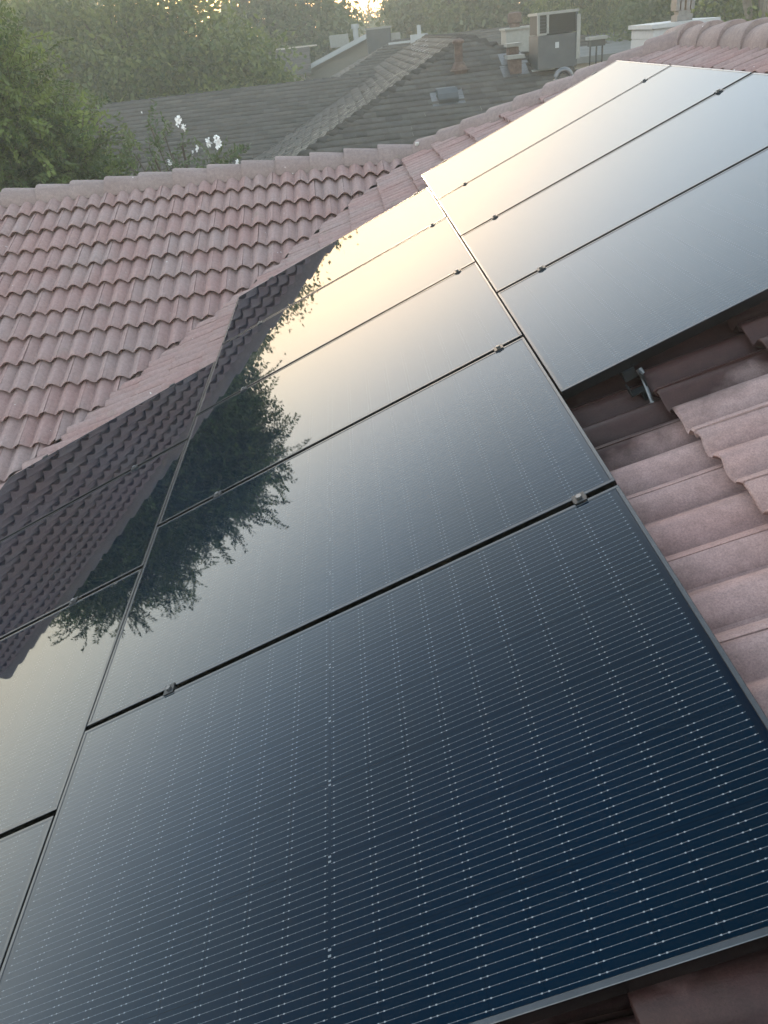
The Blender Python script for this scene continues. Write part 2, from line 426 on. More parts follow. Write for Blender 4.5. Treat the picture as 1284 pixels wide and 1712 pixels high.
# --- wing slope: falls towards -Y, frame (s, -X)
WX0 = -8.0
SE = -(YJ - 1.1) / CT
pts = [(0, -XJ), (0, -WX0), (SE, -WX0), (SE, -(XJ - (YJ - 1.1)))]
wing_slope = slab('wing_roof_slope', pts, MWING @ DROP)
wc = [(k, -.345 - .318 * k) for k in range(0, 21)]
planes_wing = [((0, -XJ - .012), nv(-CT, -1)), ((-.02, 0), (1, 0))]
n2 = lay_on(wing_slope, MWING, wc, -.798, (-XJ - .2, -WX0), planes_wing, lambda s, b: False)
# far slopes, never seen from the roof
tagm = TILE
far = MB().poly([(WX0, YJ, ZJ), (XJ, YJ, ZJ), (XR, YJ - (XR - XJ), ZR), (XR + 3.2, YJ - (XR - XJ) + 3.2, ZR - 3.2 * TT), (XR + 3.2, 10.2, ZJ - 3.15 * TT - .02), (WX0, 10.2, ZJ - 3.15 * TT)])
far.f = [(0, 1, 4, 5), (1, 2, 3, 4)]
far.build('rear_roof_slope', TILE, house)
MB().poly([(XR, VMIN, ZR), (XR + 3.2, VMIN, ZR - 3.2 * TT), (XR + 3.2, YJ - (XR - XJ) + 3.2, ZR - 3.2 * TT), (XR, YJ - (XR - XJ), ZR)]).build('back_roof_slope', TILE, house)
zm = -1.95
MB().box(-3.9, XR + 3.0, VMIN + .3, 6.5, GROUND, zm).box(WX0 + .3, XR + 3.0, 1.5, 10.0, GROUND, zm + .001).build('wall', STUCCO, house)
# valley flashing: a shallow trough under the cut tiles
vd = Vector((1, 1, TT)).normalized(); Jp = Vector((XJ, YJ, ZJ))
m_ = MB(); L_ = 6.2
side_m = Vector((1, 0, TT)).normalized(); side_w = Vector((0, 1, TT)).normalized()
a0 = Jp - vd * .1 - Vector((0, 0, .03)); b0 = Jp - vd * L_ * 1.3 - Vector((0, 0, .03))
for sdv in (side_m, side_w):
    m_.add([a0, b0, b0 + sdv * .22, a0 + sdv * .22], [(0, 1, 2, 3)])
m_.build('valley_flashing', FLASH, house)

# --- ridge and hip caps
def cap_mesh(seed):
    r = np.random.default_rng(seed); n = 14; v = []; f = []
    rows = [(0.0, .93, -.010), (0.0, 1.0, 0), (.012, 1.015, .002), (.2, .965, -.004), (.42, .90, -.012)]
    for a, sc, dz in rows:
        for i in range(n + 1):
            ph = -math.pi / 2 + math.pi * i / n
            x = .128 * sc * math.copysign(abs(math.sin(ph)) ** .9, math.sin(ph)); z = -.035 + .158 * sc * max(0, math.cos(ph)) ** .8 + dz
            v.append((a + r.normal(0, .0007), x, z + r.normal(0, .0007)))
    for k in range(len(rows) - 1):
        for i in range(n): f.append((k * (n + 1) + i, k * (n + 1) + i + 1, (k + 1) * (n + 1) + i + 1, (k + 1) * (n + 1) + i))
    b = len(v)
    for i in range(n + 1): v.append((0.0, v[i][1] * .82, -.035 + (v[i][2] + .035) * .82))
    for i in range(n): f.append((i, b + i, b + i + 1, i + 1))
    me = mesh_data('cap', v, f, CAPMAT, True); me.set_sharp_from_angle(angle=R(50)); return me
CAPS = [cap_mesh(s) for s in range(4)]
def caps(start, direction, upv, n, exp=.355, z=.0):
    d = Vector(direction).normalized(); u_ = Vector(upv); u_ = (u_ - d * u_.dot(d)).normalized(); s_ = u_.cross(d)
    for i in range(n):
        p = Vector(start) + d * exp * i + u_ * z
        tilt = Matrix.Rotation(.025 + rng.normal(0, .004), 4, 'Y') @ Matrix.Rotation(rng.normal(0, .012), 4, 'Z') @ Matrix.Rotation(rng.normal(0, .02), 4, 'X')
        M = Matrix(((d.x, s_.x, u_.x, p.x), (d.y, s_.y, u_.y, p.y), (d.z, s_.z, u_.z, p.z), (0, 0, 0, 1))) @ tilt
        obj('ridge_cap', CAPS[i % 4], house, in_house(M))
caps((-2.571 - .355 * 14, YJ, ZJ), (1, 0, 0), (0, 0, 1), 26)
hd = Vector((1, -1, TT)).normalized(); hup = Vector((-ST, ST, 2 * CT)).normalized()
hl = ((XR - XJ) * math.sqrt(2 + TT * TT))
caps(Jp + hd * .03, hd, hup, int(hl / .355) + 1, hl / (int(hl / .355) + 1) * .985)
yk = YJ - (XR - XJ)
caps((XR, VMIN + .1, ZR), (0, 1, 0), (0, 0, 1), int((yk - VMIN - .1) / .355) + 1, .355)
# mortar lumps where ridge and hip meet
for k in range(7):
    bm = bmesh.new(); bmesh.ops.create_icosphere(bm, subdivisions=2, radius=.022)
    for vv in bm.verts: vv.co *= rng.uniform(.7, 1.25)
    me = bpy.data.meshes.new('mortar'); bm.to_mesh(me); bm.free(); me.materials.append(MORTAR)
    o = obj('mortar', me, house, in_house(Matrix.Translation(Jp + Vector((rng.uniform(-.04, .06), -.10 + rng.normal(0, .03), .02 + rng.uniform(0, .09))))))

# ------------------------------------------------------------------ solar panels
FR_W, FR_H, FR_LIP = .011, .035, .0016
def rect_frame():
    m = MB(); L_, S_ = PANEL_L, PANEL_S
    def bar(x0, x1, y0, y1):
        c = .0012
        v = []
        for z, i in ((-FR_H, 0), (-c, 0), (0, c)):
            v += [(x0 + i, y0 + i, z), (x1 - i, y0 + i, z), (x1 - i, y1 - i, z), (x0 + i, y1 - i, z)]
        f = [(3, 2, 1, 0), (8, 9, 10, 11)]
        for r in (0, 4):
            for k in range(4): f.append((r + k, r + (k + 1) % 4, r + 4 + (k + 1) % 4, r + 4 + k))
        m.add(v, f)
    bar(0, L_, 0, FR_W); bar(0, L_, S_ - FR_W, S_)
    bar(0, FR_W, FR_W + .0004, S_ - FR_W - .0004); bar(L_ - FR_W, L_, FR_W + .0004, S_ - FR_W - .0004)
    return mesh_data('frame', m.v, m.f, FRAME)
FRAME_ME = rect_frame()
gm = MB().box(FR_W - .002, PANEL_L - FR_W + .002, FR_W - .002, PANEL_S - FR_W + .002, -.0062, -FR_LIP)
GLASS_ME = mesh_data('glass', gm.v, gm.f, GLASS)
bk = MB().box(FR_W + .001, PANEL_L - FR_W - .001, FR_W + .001, PANEL_S - FR_W - .001, -.0085, -.0065)
BACK_ME = mesh_data('backsheet', bk.v, bk.f, DARKGRILLE)
MPAN = Matrix(((CT, 0, -ST, 0), (0, 1, 0, 0), (ST, 0, CT, 0), (0, 0, 0, 1)))
ORD = {4: ['top', 'second from top', 'third from top', 'lowest'], 5: ['top', 'second from top', 'third from top', 'fourth from top', 'lowest, nearest']}
extra = {('left', 0): 'reflecting the tile roof', ('left', 1): 'reflecting dark roof and tree', ('middle', 4): 'in the foreground',
         ('right', 0): 'glowing with pale sunset reflection beside the hip', ('right', 3): 'with its mounting hook showing below', ('middle', 2): 'with dark tree reflected in it'}
for cn, (u0, vt, n) in COLS.items():
    for k in range(n):
        v0 = vt - k * PITCH - PANEL_S
        loc = MPAN @ Vector((u0, v0, 0))
        e = empty('solar_panel', loc, f"black solar panel, {ORD[n][k]} in the {cn} column" + (', ' + extra[(cn, k)] if (cn, k) in extra else ''), 'solar panel', 'solar panels on the tile roof')
        e.rotation_euler = (rng.normal(0, .0006), -TH + rng.normal(0, .0006), 0)
        obj('frame', FRAME_ME, e); obj('glass', GLASS_ME, e); obj('backsheet', BACK_ME, e)
# rails with clamps and roof hooks
def rail(u, vt, n, label, seen_hook=False):
    base = MPAN @ Vector((u, vt - n * PITCH, -.09))
    root = empty('mounting_rail', base, label, 'mounting rail', 'rails under the solar panels'); root.rotation_euler = (0, -TH, 0)
    T = lambda du, dv, dw: (du, dv, dw)
    ln = n * PITCH
    m = MB().box(-.02, .02, .004, ln + .02, .018, .054).box(-.008, .008, .003, ln + .021, .054, .0545)
    obj('rail', mesh_data('rail', m.v, m.f, ALU), root)
    for k in range(1, n):
        v = k * PITCH + .0075 - .0075
        c = MB().box(-.017, .017, -.019, .019, .0905, .0940).box(-.019, .019, -.0065, .0065, .056, .0905)
        co = obj('clamp', mesh_data('clamp', c.v, c.f, ALU), root, Matrix.Translation((0, v, 0)))
        b = MB().tube([(0, 0, .0945), (0, 0, .101)], .0085, 6)
        obj('bolt', mesh_data('bolt', b.v, b.f, STEEL), co)
    for v in ((ln + .002,) if seen_hook else (-.012, ln + .002)):
        c = MB().box(-.02, .02, -.012, .012, .0905, .0935).box(-.019, .019, -.008 if v < 1 else .000, .000 if v < 1 else .008, .056, .0905)
        obj('end_clamp', mesh_data('end_clamp', c.v, c.f, ALU), root, Matrix.Translation((0, v, 0)))
    nh = max(3, int(ln / 1.2) + 1)
    for i in range(nh):
        v = -.045 + (ln - .3) * i / (nh - 1) if seen_hook else .2 + (ln - .5) * i / (nh - 1)
        h = MB()
        h.box(.022, .028, -.018, .018, .0, .055)                    # upright beside the rail
        h.box(-.03, .028, -.018, .018, -.004, .0)                    # foot under the rail
        h.box(-.03, -.026, -.018, .018, .0, .03)
        h.box(.004, .028, -.008, .010, -.062, -.004)
        obj('roof_hook', mesh_data('roof_hook', h.v, h.f, ALU), root, Matrix.Translation((0, v, 0)))
    if seen_hook:
        h = MB().tube([(.03, -.008, .036), (.012, -.118, -.026)], .006, 8).tube([(.033, -.012, .028), (.030, -.002, .046)], .011, 6).tube([(.013, -.112, -.020), (.011, -.124, -.034)], .010, 6)
        obj('brace', mesh_data('brace', h.v, h.f, STEEL), root)
rail(-1.42, 3.144 + .0075, 4, 'aluminium rail with clamps under left column, its outer one')
rail(-.352, 3.144 + .0075, 4, 'aluminium rail with clamps under left column, nearer the middle column')
rail(.31, 4 * PITCH, 5, 'aluminium rail with clamps under middle column, along its left side')
rail(1.622, 4 * PITCH, 5, 'aluminium rail with clamps under middle column, along its right side')
rail(1.948, 5.166 + .0075, 4, 'aluminium rail ending in a metal hook below the right column', True)
rail(3.27, 5.166 + .0075, 4, 'aluminium rail with clamps under right column, near the ridge')

# ------------------------------------------------------------------ shingle roofs of the neighbours
def shingle_face(name, poly, mat, parent, exposure=.245, tabw=.36):
    """poly: planar 3D polygon (convex in height). Courses of tabs with real thickness."""
    P = np.array(poly, float)
    nrm = np.cross(P[1] - P[0], P[2] - P[0]); nrm /= np.linalg.norm(nrm)
    if nrm[2] < 0: nrm = -nrm
    e = np.cross(nrm, (0, 0, 1.0)); e /= np.linalg.norm(e); gdir = np.cross(nrm, e); gdir *= np.sign(gdir[2])
    o = P[np.argmin(P[:, 2])]; q = np.c_[(P - o) @ e, (P - o) @ gdir]
    def span(s):
        xs = []
        for i in range(len(q)):
            a, b = q[i], q[(i + 1) % len(q)]
            if (a[1] - s) * (b[1] - s) <= 0 and abs(a[1] - b[1]) > 1e-9: xs.append(a[0] + (b[0] - a[0]) * (s - a[1]) / (b[1] - a[1]))
            elif abs(a[1] - b[1]) <= 1e-9 and abs(a[1] - s) < 1e-6: xs += [a[0], b[0]]
        return (min(xs), max(xs)) if xs else (0, 0)
    V = []; F = []; T = []; smax = q[:, 1].max(); s = 0.0; k = 0
    while s < smax - .02:
        s2 = min(s + exposure, smax - 1e-4); a0, a1 = span(s + 1e-4); b0, b1 = span(s2)
        x0, x1 = min(a0, b0), max(a1, b1); x = x0 - rng.uniform(0, tabw)
        while x < x1:
            w = tabw * rng.uniform(.6, 1.4); xa, xb = x, x + w; x += w
            la, lb = max(xa, a0), min(xb, a1); ua, ub = max(xa, b0), min(xb, b1)
            if lb - la < .01 and ub - ua < .01: continue
            la, lb = min(la, a1), max(lb, a0); ua, ub = min(ua, b1), max(ub, b0)
            if lb < la: la = lb = (la + lb) / 2
            if ub < ua: ua = ub = (ua + ub) / 2
            th = .024 + rng.choice((0, .014)) + rng.uniform(0, .006); dl = rng.choice((0, 0, -.012))
            pts = [(la, s + dl, th), (lb, s + dl, th), (ub, s2 + .005, .002), (ua, s2 + .005, .002), (la, s + dl, -.004), (lb, s + dl, -.004)]
            b = len(V); V += [o + e * p[0] + gdir * p[1] + nrm * p[2] for p in pts]
            F += [(b, b + 1, b + 2, b + 3), (b + 4, b + 5, b + 1, b)]
            t = rng.uniform(.55, 1.0); c = (t * rng.uniform(.97, 1.03), t, t * rng.uniform(.95, 1.0), 1); T += [c] * 6
        s = s2; k += 1
    V = np.array(V) - np.array(parent.location); me = mesh_data(name, V, np.array(F), mat, tint=np.array(T))
    ob = obj(name, me, parent); ob['kind'] = 'stuff'
    return ob
def cap_row(parent, a, b, mat, n, w=.15, th=.03):
    a, b = Vector(a), Vector(b); d = (b - a).normalized(); s_ = d.cross(Vector((0, 0, 1))).normalized(); u_ = s_.cross(d); ln = (b - a).length / n
    mdat = MB()
    L_ = ln * 1.18
    v = [(0, -w, -w * .52 + th), (0, 0, th + .015), (0, w, -w * .52 + th), (L_, -w, -w * .52), (L_, 0, .01), (L_, w, -w * .52), (0, -w, -w * .52 - .01), (0, 0, .0), (0, w, -w * .52 - .01)]
    f = [(0, 3, 4, 1), (1, 4, 5, 2), (6, 0, 1, 7), (7, 1, 2, 8)]
    t = np.tile((.48, .46, .44, 1.0), (9, 1))
    me = mesh_data('hip_cap', np.array(v, float), np.array(f), mat, tint=t)
    for i in range(n):
        p = a + d * ln * i - parent.location
        M = Matrix(((d.x, s_.x, u_.x, p.x), (d.y, s_.y, u_.y, p.y), (d.z, s_.z, u_.z, p.z), (0, 0, 0, 1)))
        obj('hip_cap', me, parent, M @ Matrix.Rotation(rng.normal(0, .03), 4, 'X') @ Matrix.Rotation(rng.normal(.02, .02), 4, 'Y'))
t5 = .4167
nb = empty('shingle_house', (2, 20, GROUND), 'neighbouring house with grey brown shingle hip roof and vent pipes', 'house')
P = (4.217, 20.0, 1.385); run = 6.2
C1 = (P[0] - run, P[1] - run, P[2] - run * t5); C2 = (P[0] + run, P[1] - run, P[2] - run * t5)
V0 = (C1[0], 21.7, C1[2]); Tt = (2.31, 26.0, .59); H = (2.31, 20 - (4.217 - 2.31), .59); Rr = (2.31, 29.5, .59); Q = (P[0], 29.5, P[2])
shingle_face('front_slope', [C1, C2, P], SHINGLE, nb)
shingle_face('side_slope', [C1, V0, Tt, H], SHINGLE, nb)
shingle_face('upper_side_slope', [H, Rr, Q, P], SHINGLE, nb)
shingle_face('right_slope', [C2, P, Q, (C2[0], 29.5, C2[2])], SHINGLE, nb)
shingle_face('left_wing_slope', [(-15, 21.7, V0[2]), V0, Tt, (-15, 26.0, .59)], SHINGLE, nb)
shingle_face('left_wing_rear_slope', [(-15, 30.3, V0[2]), (2.31, 30.3, V0[2]), Tt, (-15, 26.0, .59)], SHINGLE, nb)
cap_row(nb, C1, P, SHINGLE, 30, .15, .075); cap_row(nb, C2, P, SHINGLE, 30, .15, .075); cap_row(nb, P, Q, SHINGLE, 30, .13)
cap_row(nb, (-15, 26, .595), (2.3, 26, .595), SHINGLE, 60, .12, .02)
MB().box(C1[0] + .4, C2[0] - .4, C1[1] + .5, 29.3, GROUND, C1[2] - .05).box(-14.6, C1[0] + .35, 22.2, 29.8, GROUND, C1[2] - .06).build('wall', STUCCO, nb)
# dry leaf litter caught on the side slope
r = np.random.default_rng(3); n = 900
Yl = r.uniform(0, 1, n); st_ = r.beta(2, 2, n)
lo = np.array(C1); hi = np.array(P); ax = lo + (hi - lo) * st_[:, None]; off = np.abs(r.normal(0, 1.1, n)) + r.uniform(.1, 1.0, n) * (r.random(n) < .5) * 3.0
Cl = ax + np.c_[np.zeros(n), off, np.full(n, .035)]; dl = r.uniform(-.9, .9, n)
dirs = np.c_[np.cos(dl), np.zeros(n), np.cos(dl) * t5] * .9 + np.c_[np.zeros(n), np.sin(dl), np.zeros(n)]
dirs /= np.linalg.norm(dirs, axis=1, keepdims=True); nn_ = np.array((-t5, 0, 1)) / math.hypot(t5, 1); sd_ = np.cross(nn_, dirs)
ll = r.uniform(.05, .22, n)[:, None]; ww = r.uniform(.012, .035, n)[:, None]
Vl = np.stack([Cl - dirs * ll / 2 - sd_ * ww / 2, Cl + dirs * ll / 2 - sd_ * ww / 2, Cl + dirs * ll / 2 + sd_ * ww / 2, Cl - dirs * ll / 2 + sd_ * ww / 2], 1).reshape(-1, 3) - np.array(nb.location)
LITTER = simple('dry_leaf_litter', (.34, .31, .25), .9, .2, 0, .5, 3)
obj('leaf_litter', mesh_data('leaf_litter', Vl, np.arange(n * 4).reshape(-1, 4), LITTER), nb)['kind'] = 'stuff'
def lathe(prof, c, n=14):
    m = MB(); v = []
    for r, z in prof: v += [(c[0] + r * math.cos(2 * math.pi * k / n), c[1] + r * math.sin(2 * math.pi * k / n), c[2] + z) for k in range(n)]
    f = [(i * n + k, i * n + (k + 1) % n, (i + 1) * n + (k + 1) % n, (i + 1) * n + k) for i in range(len(prof) - 1) for k in range(n)]
    f.append(tuple(range((len(prof) - 1) * n, len(prof) * n)))
    return m.add(v, f)
# roof furniture of the neighbour
def vent(name, loc, label, parts, cat='vent'):
    e = empty(name, loc, label, cat)
    for nm, mb, mat in parts: mb.build(nm, mat, e, smooth=False)
    return e
c = (3.82, 18.47, .75)
vent('vent_pipe', c, 'tall rusty vent pipe with flared base high on the shingle roof', [
    ('flashing', MB().box(c[0] - .22, c[0] + .22, c[1] - .25, c[1] + .2, -.0, .02, Matrix.Translation((0, 0, c[2])) @ Matrix.Translation(Vector(c) * Vector((1, 1, 0)).length * 0)) , RUST),
    ('skirt', lathe([(.22, -.06), (.19, .03), (.12, .15), (.10, .17)], c), RUST),
    ('pipe', lathe([(.095, .12), (.095, .55), (.10, .55)], c), RUST), ('rain_cap', lathe([(.13, .53), (.14, .57), (.12, .60), (.03, .63)], c), RUST)])
c = (3.38, 17.37, .29)
hood = MB(); hw = .22
sl = t5
prof = [(-.22, -.02), (-.22, .10), (-.16, .17), (.02, .20), (.16, .13), (.3, .1)]
v = [(c[0] + sx * hw, c[1] + y, c[2] + z + y * 0.35) for sx in (-1, 1) for y, z in prof]; n_ = len(prof)
hood.add(v, [(i, i + 1, n_ + i + 1, n_ + i) for i in range(n_ - 1)] + [tuple(range(n_))[::-1], tuple(range(n_, 2 * n_))])
vent('dormer_vent', c, 'low pale metal hood vent in the middle of the shingle slope', [
    ('hood', hood, GREYMETAL), ('flange', MB().poly([(c[0] - .36, c[1] - .30, c[2] - .30 * sl + .03), (c[0] + .36, c[1] - .30, c[2] - .30 * sl + .03), (c[0] + .36, c[1] + .3, c[2] + .3 * sl + .03), (c[0] - .36, c[1] + .3, c[2] + .3 * sl + .03)]), STEEL),
    ('louver', MB().box(c[0] - .21, c[0] + .21, c[1] - .226, c[1] - .221, c[2] - .08, c[2] + .0), DARKGRILLE)])
for (c, lab, s) in (((5.09, 18.66, .83), 'rusty square flue with pale flat cap, upper of the pair', .75), ((5.03, 18.14, .61), 'rusty square flue with pale flat cap, lower of the pair', .85)):
    vent('flue', c, lab, [('flashing', MB().poly([(c[0] - .3, c[1] - .25, c[2] - .25 * sl + .03), (c[0] + .3, c[1] - .25, c[2] - .25 * sl + .03), (c[0] + .3, c[1] + .25, c[2] + .25 * sl + .03), (c[0] - .3, c[1] + .25, c[2] + .25 * sl + .03)]), STEEL),
        ('stack', MB().box(c[0] - .15 * s, c[0] + .15 * s, c[1] - .15, c[1] + .15, c[2] - .05, c[2] + .25), RUST), ('cap', MB().box(c[0] - .22 * s, c[0] + .22 * s, c[1] - .2, c[1] + .2, c[2] + .26, c[2] + .33), OFFWHITE)], 'flue')
c = (5.66, 18.26, .66)
vent('plumbing_vent', c, 'thin dark pipe rising from a white cone flashing below the cooler', [
    ('cone', lathe([(.2, -.08), (.16, .03), (.07, .17), (.055, .2)], c), WHITE), ('pipe', lathe([(.04, .15), (.04, .40), (.042, .40)], c), DARKPOST),
    ('flange', MB().box(c[0] - .26, c[0] + .26, c[1] - .26, c[1] - .1, c[2] - .1, c[2] - .05), WHITE)])
# rooftop cooler
cx0, cx1, cy0, cy1, cz0, cz1 = 5.42, 6.30, 17.6, 18.5, .80, 1.68
ac = empty('rooftop_cooler', (6, 18, .62), 'grey rooftop air cooler with dark louvered upper side', 'cooler')
MB().box(cx0 + .015, cx1, cy0 + .003, cy1, cz0 - .18, cz0 + .455).build('base_panel', GREYMETAL, ac)
MB().box(cx0 + .02, cx1 - .02, cy0 + .04, cy1 - .04, cz0 + .47, cz1 - .05).build('core', DARKGRILLE, ac)
MB().box(cx0 - .01, cx1 + .01, cy0 - .01, cy1 + .01, cz1 - .05, cz1).build('top', OFFWHITE, ac)
for x in (cx0, cx0 + .2, cx1 - .05): MB().box(x, x + .05, cy0, cy0 + .05, cz0 + .485, cz1 - .052).build('corner_post', OFFWHITE if x < cx0 + .4 else GREYMETAL, ac)
MB().box(cx0, cx0 + .2, cy0 + .002, cy0 + .05, cz0 + .46, cz0 + .50).build('rim', OFFWHITE, ac)
for k in range(9):
    z = cz0 + .49 + k * .036
    MB().box(cx0 + .255, cx1 - .055, cy0 + .012, cy0 + .035, z, z + .016).build('slat', DARKGRILLE, ac)
for k in range(5):
    z = cz0 + .53 + k * .06; MB().box(cx0 + .052, cx0 + .198, cy0 + .008, cy0 + .03, z, z + .014).build('slat', GREYMETAL, ac)
MB().box(cx1 - .03, cx1 + .05, cy0 - .02, cy0 + .06, cz0 - .05, cz1 - .1).build('downpipe', OFFWHITE, ac)
MB().box(cx0 + .39, cx0 + .47, cy0 - .008, cy0 - .001, cz0 + .20, cz0 + .31).build('notice_plate', WHITE, ac)
# cream duct box behind the flues
c = (6.3, 24.0, 1.1)
db = empty('duct_box', (6.3, 24, .9), 'cream metal duct box with round capped vent behind the flues', 'duct')
MB().box(5.95, 6.8, 23.8, 24.6, .75, 1.34).build('box', OFFWHITE, db); MB().box(5.9, 6.85, 23.75, 24.65, 1.34, 1.39).build('lid', OFFWHITE, db)
lathe([(.15, 0), (.15, .1), (.2, .12), (.2, .34), (.1, .38)], (6.25, 24.1, 1.39)).build('vent_cap', RUST, db)
# gooseneck pipe behind the hip
gp_ = empty('gooseneck_vent', (3.92, 9.5, .2), 'small curved grey gooseneck pipe just behind the tile hip', 'vent')
MB().tube([(3.80, 9.5, .3), (3.80, 9.5, .95)] + [(3.90 - .10 * math.cos(a), 9.5, .95 + .10 * math.sin(a)) for a in np.linspace(.3, math.pi - .1, 7)] + [(4.0, 9.5, .9)], .035, 8).build('pipe', STEEL, gp_, True)
MB().box(3.5, 4.4, 9.4, 9.8, .2, .78).build('curb', OFFWHITE, gp_)
# white chimney behind the main ridge
ch = empty('white_chimney', (4.85, 8.2, GROUND), 'white siding chimney box with metal cap behind the ridge', 'chimney')
MB().box(4.46, 5.12, 7.9, 8.6, GROUND, 1.43).build('stack', WHITE, ch)
for k in range(4): MB().box(4.452, 5.128, 7.892, 8.608, 1.05 + k * .095, 1.05 + k * .095 + .085).build('siding_board', WHITE, ch)
MB().box(4.42, 5.16, 7.86, 8.64, 1.43, 1.47).build('lid', WHITE, ch)
c = (4.81, 8.05, 1.47)
fl = MB().box(c[0] - .085, c[0] + .085, c[1] - .085, c[1] + .085, c[2], c[2] + .06); fl.build('flue_base', STEEL, ch)
MB().box(c[0] - .065, c[0] + .065, c[1] - .065, c[1] + .065, c[2] + .06, c[2] + .1).build('flue_neck', STEEL, ch)
for dx in (-.08, -.03, .03, .08):
    MB().box(c[0] + dx - .02, c[0] + dx + .018, c[1] - .08, c[1] + .08, c[2] + .1, c[2] + .21).build('cap_fin', STEEL, ch)
MB().box(c[0] - .105, c[0] + .105, c[1] - .09, c[1] + .09, c[2] + .21, c[2] + .225).build('cap_top', STEEL, ch)

# farther houses
h3 = empty('brown_hip_house', (7, 37, GROUND), 'pale brown hip roof rising behind the left shingle ridge', 'house')
p3 = (3.55, 35.0, 1.31); q3 = (9.5, 35.0, 1.31); r3 = 5.4
a3 = (p3[0] - r3, p3[1] - r3, p3[2] - r3 * t5); b3 = (q3[0] + r3, q3[1] - r3, a3[2]); c3 = (p3[0] - r3, p3[1] + r3, a3[2]); d3 = (q3[0] + r3, q3[1] + r3, a3[2])
shingle_face('front_slope', [a3, b3, q3, p3], SHINGLE, h3, .22, .5); shingle_face('side_slope', [a3, c3, p3], SHINGLE2, h3, .22, .5)
shingle_face('rear_slope', [c3, d3, q3, p3], SHINGLE2, h3, .3, .6); shingle_face('right_slope', [b3, d3, q3], SHINGLE2, h3, .3, .6)
cap_row(h3, a3, p3, SHINGLE2, 22, .3, .03)
MB().box(a3[0] + .4, b3[0] - .4, a3[1] + .4, c3[1] - .4, GROUND, a3[2] - .05).build('wall', STUCCO, h3)
h4 = empty('gable_house', (0, 47, GROUND), 'far house with white trimmed gable and low dark roofs', 'house')
gx0, gxp, gx1, gz0, gzp = -.6, 2.9, 6.4, .36, 1.55
for s in (0, 1):
    xa, xb = (gx0, gxp) if s == 0 else (gx1, gxp)
    shingle_face('gable_slope', [(xa, 44.6, gz0), (xb, 44.6, gzp), (xb, 54, gzp), (xa, 54, gz0)], SHINGLE2, h4, .3, .6)
    m = MB(); d = Vector((xb - xa, 0, gzp - gz0)).normalized(); p0 = Vector((xa, 44.5, gz0)); L_ = math.hypot(xb - xa, gzp - gz0)
    m.add([p0 + d * a + Vector((0, y, z)) for a in (0, L_) for y in (0, .12) for z in (-.12, .10)], [(0, 1, 3, 2), (4, 6, 7, 5), (0, 4, 5, 1), (2, 3, 7, 6), (1, 5, 7, 3), (0, 2, 6, 4)])
    m.build('rake_board', WHITE, h4)
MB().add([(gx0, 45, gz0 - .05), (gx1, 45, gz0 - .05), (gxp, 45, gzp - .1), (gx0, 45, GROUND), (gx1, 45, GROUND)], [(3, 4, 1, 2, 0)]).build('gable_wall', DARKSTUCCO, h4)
shingle_face('left_slope', [(-11, 43, .2), (-.2, 43, .2), (-.2, 46.2, 1.34), (-11, 46.2, 1.34)], SHINGLE, h4, .3, .6)
MB().box(-11, .2, 46.1, 46.4, 1.33, 1.40).build('ridge_trim', STUCCO, h4)
MB().box(-10.6, gx0, 43.5, 53, GROUND, .15).build('wall', STUCCO, h4)
# roof boxes on the ridge of the brown house
b1 = empty('white_vent_box', (4.4, 33.6, .9), 'small white box with upright vent on the brown roof', 'vent')
MB().box(4.1, 4.75, 33.4, 33.9, .75, 1.42).build('box', WHITE, b1); MB().box(4.36, 4.5, 33.5, 33.66, 1.42, 1.72).build('pipe', WHITE, b1)
MB().box(3.2, 4.1, 33.45, 33.55, 1.18, 1.25).build('arm', WHITE, b1)
b2 = empty('grey_roof_unit', (3.2, 36.5, 1.0), 'low grey air handling box at the brown roof peak', 'cooler')
MB().box(2.5, 3.5, 36.2, 37.0, .9, 1.75).build('case', GREYMETAL, b2); MB().box(2.45, 3.55, 36.15, 37.05, 1.75, 1.82).build('lid', OFFWHITE, b2); MB().box(3.52, 3.9, 36.3, 36.7, .95, 1.55).build('side_duct', OFFWHITE, b2)
b3_ = empty('white_flue', (1.6, 45.2, 1.2), 'slim white flue pipe above the white trimmed gable', 'flue')
lathe([(.14, -.4), (.14, .55), (.2, .55), (.2, .75)], (2.3, 45.8, 1.35)).build('pipe', WHITE, b3_); MB().box(.9, 1.9, 45.7, 46.2, 1.15, 1.72).build('box', OFFWHITE, b3_)
# low pale roof at right, tripod vent on it
gr = empty('pale_garage', (14, 33, GROUND), 'low garage with flat pale grey roof beyond the hip', 'garage')
MB().add([(9.2, 29, .22), (22, 29, .22), (22, 38, .62), (9.2, 38, .62), (9.2, 29, .02), (22, 29, .02), (22, 38, .42), (9.2, 38, .42)], [(0, 1, 2, 3), (4, 7, 6, 5), (0, 4, 5, 1), (1, 5, 6, 2), (2, 6, 7, 3), (3, 7, 4, 0)]).build('roof', ROADM, gr)
MB().box(9.5, 21.7, 29.3, 37.7, GROUND, .0).build('wall', STUCCO, gr)
tv = empty('tripod_vent', (9.3, 26, .0), 'dark three legged vent stand with flat cap against the trees', 'vent')
for dx in (-.12, .08, .27): MB().tube([(9.25 + dx, 26.4, GROUND), (9.25 + dx, 26.4, .82)], .025, 6).build('leg', DARKPOST, tv)
MB().box(9.02, 9.62, 26.2, 26.6, .78, .87).build('cap', OFFWHITE, tv); MB().box(9.08, 9.56, 26.25, 26.55, .6, .775).build('shade', DARKGRILLE, tv)
rd = MB().poly([(-120, 58, GROUND + .004), (160, 58, GROUND + .004), (160, 66, GROUND + .004), (-120, 66, GROUND + .004)]).build('road', ROADM); tag(rd, kind='structure')

